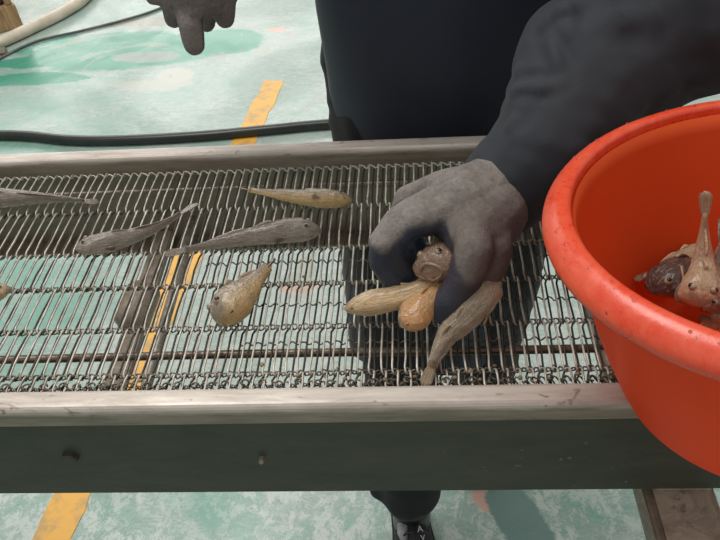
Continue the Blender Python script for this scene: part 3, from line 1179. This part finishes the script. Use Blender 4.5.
tr = blob('trousers', [
    [(hipL, .098), (knL, .075), ((.115, .885, .14), .06)], [(hipR, .098), (knR, .072), (anR + Vector((.002, .014, .075)), .058), (anR + Vector((.002, .004, .055)), .054)],
    [(hipL, .1), (hipR, .1)], [((.115, .9, .98), .1), ((-.045, .9, .98), .1)]],
    [(tuple(anR + Vector((-.046, .006, .056))), .027, (1, .8, .7))], .007, 4, wrinkle)
for v in tr.vertices:
    if v.co.x < .035 and v.co.z < .132: v.co.z = .132 + (v.co.z - .132) * .08
link_mesh('trousers', tr, M_trouser, pe)

# apron: a draped sheet wrapped round the front
bm = bmesh.new()
NX, NZ = 36, 44
gf, gb = [], []
for j in range(NZ + 1):
    z = lerp(.285, 1.22, j / NZ)
    hw = interp(z, [.28, .5, .8, .96, 1.22], [.138, .143, .155, .168, .15])
    cx = interp(z, [.28, .6, .8, .96], [-.002, .006, .026, .033])
    yf = interp(z, [.28, .6, .84, .96, 1.22], [.782, .785, .776, .772, .785])
    r1, r2 = [], []
    for i in range(NX + 1):
        a = lerp(-1, 1, i / NX)
        x = cx + hw * math.sin(a * 1.45) / math.sin(1.45)
        y = yf + .085 * (1 - math.cos(a * 1.45))
        y += .004 * math.sin(a * 9 + z * 4) * (1 - .4 * z) + .005 * noise.noise(Vector((a * 3, z * 5, 0)))
        x += .003 * noise.noise(Vector((a * 3, z * 11, 4)))
        r1.append(bm.verts.new((x, y, z)))
        r2.append(bm.verts.new((x * .99 + .0003, y + .002, z)))
    gf.append(r1)
    gb.append(r2)
for j in range(NZ):
    for i in range(NX):
        bm.faces.new((gf[j][i], gf[j][i + 1], gf[j + 1][i + 1], gf[j + 1][i]))
        bm.faces.new((gb[j][i], gb[j + 1][i], gb[j + 1][i + 1], gb[j][i + 1]))
for j in range(NZ):
    for i in (0, NX):
        bm.faces.new((gf[j][i], gf[j + 1][i], gb[j + 1][i], gb[j][i]))
for i in range(NX):
    for j in (0, NZ):
        bm.faces.new((gf[j][i], gf[j][i + 1], gb[j][i + 1], gb[j][i]))
obj('apron', bm, M_apron, pe)


def glove(chains, balls, palmf, heelf=None):
    me = blob('glove', chains, balls, .0022, 5, lambda p: .0009 * noise.noise(p * 60))
    a = me.attributes.new('palm', 'FLOAT', 'POINT')
    h = me.attributes.new('heel', 'FLOAT', 'POINT')
    a.data.foreach_set('value', [max(0, min(1, palmf(v.co, v.normal))) for v in me.vertices])
    h.data.foreach_set('value', [max(0, min(1, heelf(v.co))) if heelf else 0. for v in me.vertices])
    return link_mesh('glove', me, M_glove, pe)


def ch(*pts): return [(Vector(Z(a, b_, c)), r) for a, b_, c, r in pts]


Lg = [
    ch((512, 182, .890, .034), (490, 196, .892, .040), (466, 206, .893, .040)),
    ch((480, 205, .892, .036), (445, 208, .897, .026), (428, 212, .898, .020)),                       # palm to index root
    ch((490, 212, .890, .036), (475, 235, .890, .030), (476, 250, .886, .022)),                       # palm to outer side
    ch((432, 206, .899, .019), (400, 222, .897, .0165), (384, 243, .885, .0150), (383, 262, .866, .0135), (394, 280, .848, .0125)),  # index
    ch((446, 212, .902, .020), (412, 222, .900, .0160), (393, 238, .888, .0145), (396, 258, .868, .0135), (408, 272, .850, .0125)),  # middle
    ch((474, 224, .902, .020), (474, 250, .898, .0180), (465, 278, .876, .0165), (452, 298, .856, .0150), (444, 312, .842, .0125)),  # ring
    ch((490, 222, .893, .021), (494, 250, .886, .0180), (487, 275, .868, .0150), (474, 292, .852, .0130), (462, 302, .842, .0115)),  # little
    ch((480, 186, .884, .026), (440, 190, .882, .0200), (410, 200, .876, .0165), (402, 222, .864, .0150), (412, 246, .850, .0140), (422, 260, .842, .0120)),  # thumb
]


Y_TH = Z(405, 212, .87)[1]
XG = [Z(a_, 260, .875)[0] for a_ in (390, 408, 445, 462, 478, 492)]


def palm_left(p, n):
    thr = interp(p.x, XG, [.888, .905, .907, .886, .879, .845])
    if p.y > Y_TH: thr = .86
    k = (thr - p.z) / .007 + .5 + .5 * noise.noise(p * 90)
    return max(k, (-.15 - n.z) / .35)


def heel_left(p):
    c = Vector(Z(497, 258, .88))
    return 1.4 - (p - c).length / .055


glove(Lg, [(Z(470, 214, .893), .040, (1, 1, .75))], palm_left, heel_left)


def chy(*pts): return [(Vector(aty(a, b_, c)), r) for a, b_, c, r in pts]


Rg = [
    chy((196, -75, .66, .032), (196, -45, .645, .040), (196, -20, .635, .034)),
    chy((185, -20, .63, .024), (188, 5, .62, .0135), (191, 25, .605, .0120), (194, 44, .60, .0105)),
    chy((175, -22, .625, .018), (172, 0, .62, .0115), (174, 19, .63, .0085)),
    chy((205, -20, .64, .020), (206, 5, .65, .0120), (207, 24, .665, .0085)),
    chy((222, -22, .64, .020), (222, 0, .635, .0135), (225, 18, .645, .0100)),
    chy((175, -45, .64, .022), (158, -18, .625, .0125), (154, -4, .62, .0085)),
]
glove(Rg, [(aty(198, -40, .645), .042, (1, .6, 1))], lambda p, n: (n.x * .8 + n.y * .8 - .35) * 2 if n.y > -.3 else 0)

# shoes
def shoe(an, yaw, marks=False):
    d = Vector((math.sin(yaw), -math.cos(yaw), 0))
    s = Vector((d.y, -d.x, 0)) * -1
    base = Vector((an.x, an.y, 0))
    prof = [(-.075, .026, .05), (-.04, .034, .085), (.0, .036, .098), (.045, .038, .085), (.09, .043, .062), (.14, .046, .050), (.175, .038, .042), (.195, .02, .03)]
    bm = bmesh.new()
    rings = []
    for l, w, h in prof:
        ring = []
        for k in range(16):
            a = 2 * math.pi * k / 16
            x, z = math.cos(a), math.sin(a)
            zz = .024 + (h - .024) * max(z, 0) ** .8 if z > 0 else .022
            ring.append(bm.verts.new(base + d * l + s * x * w * (1 if z < .3 else 1 - .25 * z) + Vector((0, 0, zz))))
        rings.append(ring)
    for i in range(len(prof) - 1):
        for k in range(16):
            bm.faces.new((rings[i][k], rings[i][(k + 1) % 16], rings[i + 1][(k + 1) % 16], rings[i + 1][k]))
    bm.faces.new(rings[0])
    bm.faces.new(rings[-1])
    sh = obj('shoe', bm, M_shoe, pe)
    bm = bmesh.new()
    outl = [(-.08, .022), (-.06, .034), (0, .037), (.08, .046), (.14, .049), (.18, .040), (.2, .02)]
    pts = [base + d * l + s * w for l, w in outl] + [base + d * l - s * w for l, w in outl[::-1]]
    lo = [bm.verts.new(p + Vector((0, 0, .001))) for p in pts]
    hi = [bm.verts.new(p + Vector((0, 0, .026))) for p in pts]
    bm.faces.new(lo[::-1])
    bm.faces.new(hi)
    for k in range(len(pts)):
        k2 = (k + 1) % len(pts)
        bm.faces.new((lo[k], lo[k2], hi[k2], hi[k]))
    obj('sole', bm, M_sole if not marks else M_shoe, sh, False)
    # sock / tongue wedge
    bm = bmesh.new()
    tube(bm, [base + Vector((0, 0, .05)), base + Vector((0, .003, .10)), base + Vector((0, .006, .15))], [.034, .035, .037], 16)
    obj('ankle_sock', bm, M_black, sh)
    bm = bmesh.new()
    ball(bm, base + d * .030 - s * .018 + Vector((0, 0, .088)), .018, 2, (.7, 1.3, .8))
    obj('sock', bm, M_sock, sh)
    # tongue and laces
    bm = bmesh.new()
    tube(bm, [base + d * .02 + Vector((0, 0, .1)), base + d * .05 + Vector((0, 0, .092)), base + d * .09 + Vector((0, 0, .072))], [.012, .014, .013], 8)
    tg = obj('tongue', bm, M_shoe, sh)
    for l, z in ((.045, .105), (.062, .098), (.08, .088)):
        bm = bmesh.new()
        q = base + d * l + Vector((0, 0, z - .001))
        tube(bm, [q - s * .026 - Vector((0, 0, .014)), q - s * .012, q + s * .012, q + s * .026 - Vector((0, 0, .014))], .0025, 6)
        obj('lace', bm, M_black, sh)
    return sh


sh = shoe(anR + Vector((.004, 0, 0)), .12, True)
shoe(Vector((anL.x, .925, 0)), -.1)
# white lettering on the tongue
for txt, px, py, sz in (('A', 420, 529, .015), ('V', 423, 538, .013), ('^', 418, 519, .014)):
    cu = bpy.data.curves.new('letter', 'FONT')
    cu.body = txt
    cu.size = sz
    cu.extrude = .0006
    cu.align_x = cu.align_y = 'CENTER'
    o = bpy.data.objects.new('tmp', cu)
    COL.objects.link(o)
    me = bpy.data.meshes.new_from_object(o.evaluated_get(bpy.context.evaluated_depsgraph_get()))
    bpy.data.objects.remove(o)
    me.transform(Matrix.Translation(Vector(Z(px, py, .1145))) @ Matrix.Rotation(.18, 4, 'Z') @ Matrix.Rotation(.35, 4, 'X'))
    link_mesh('letter', me, M_mark, sh, False)
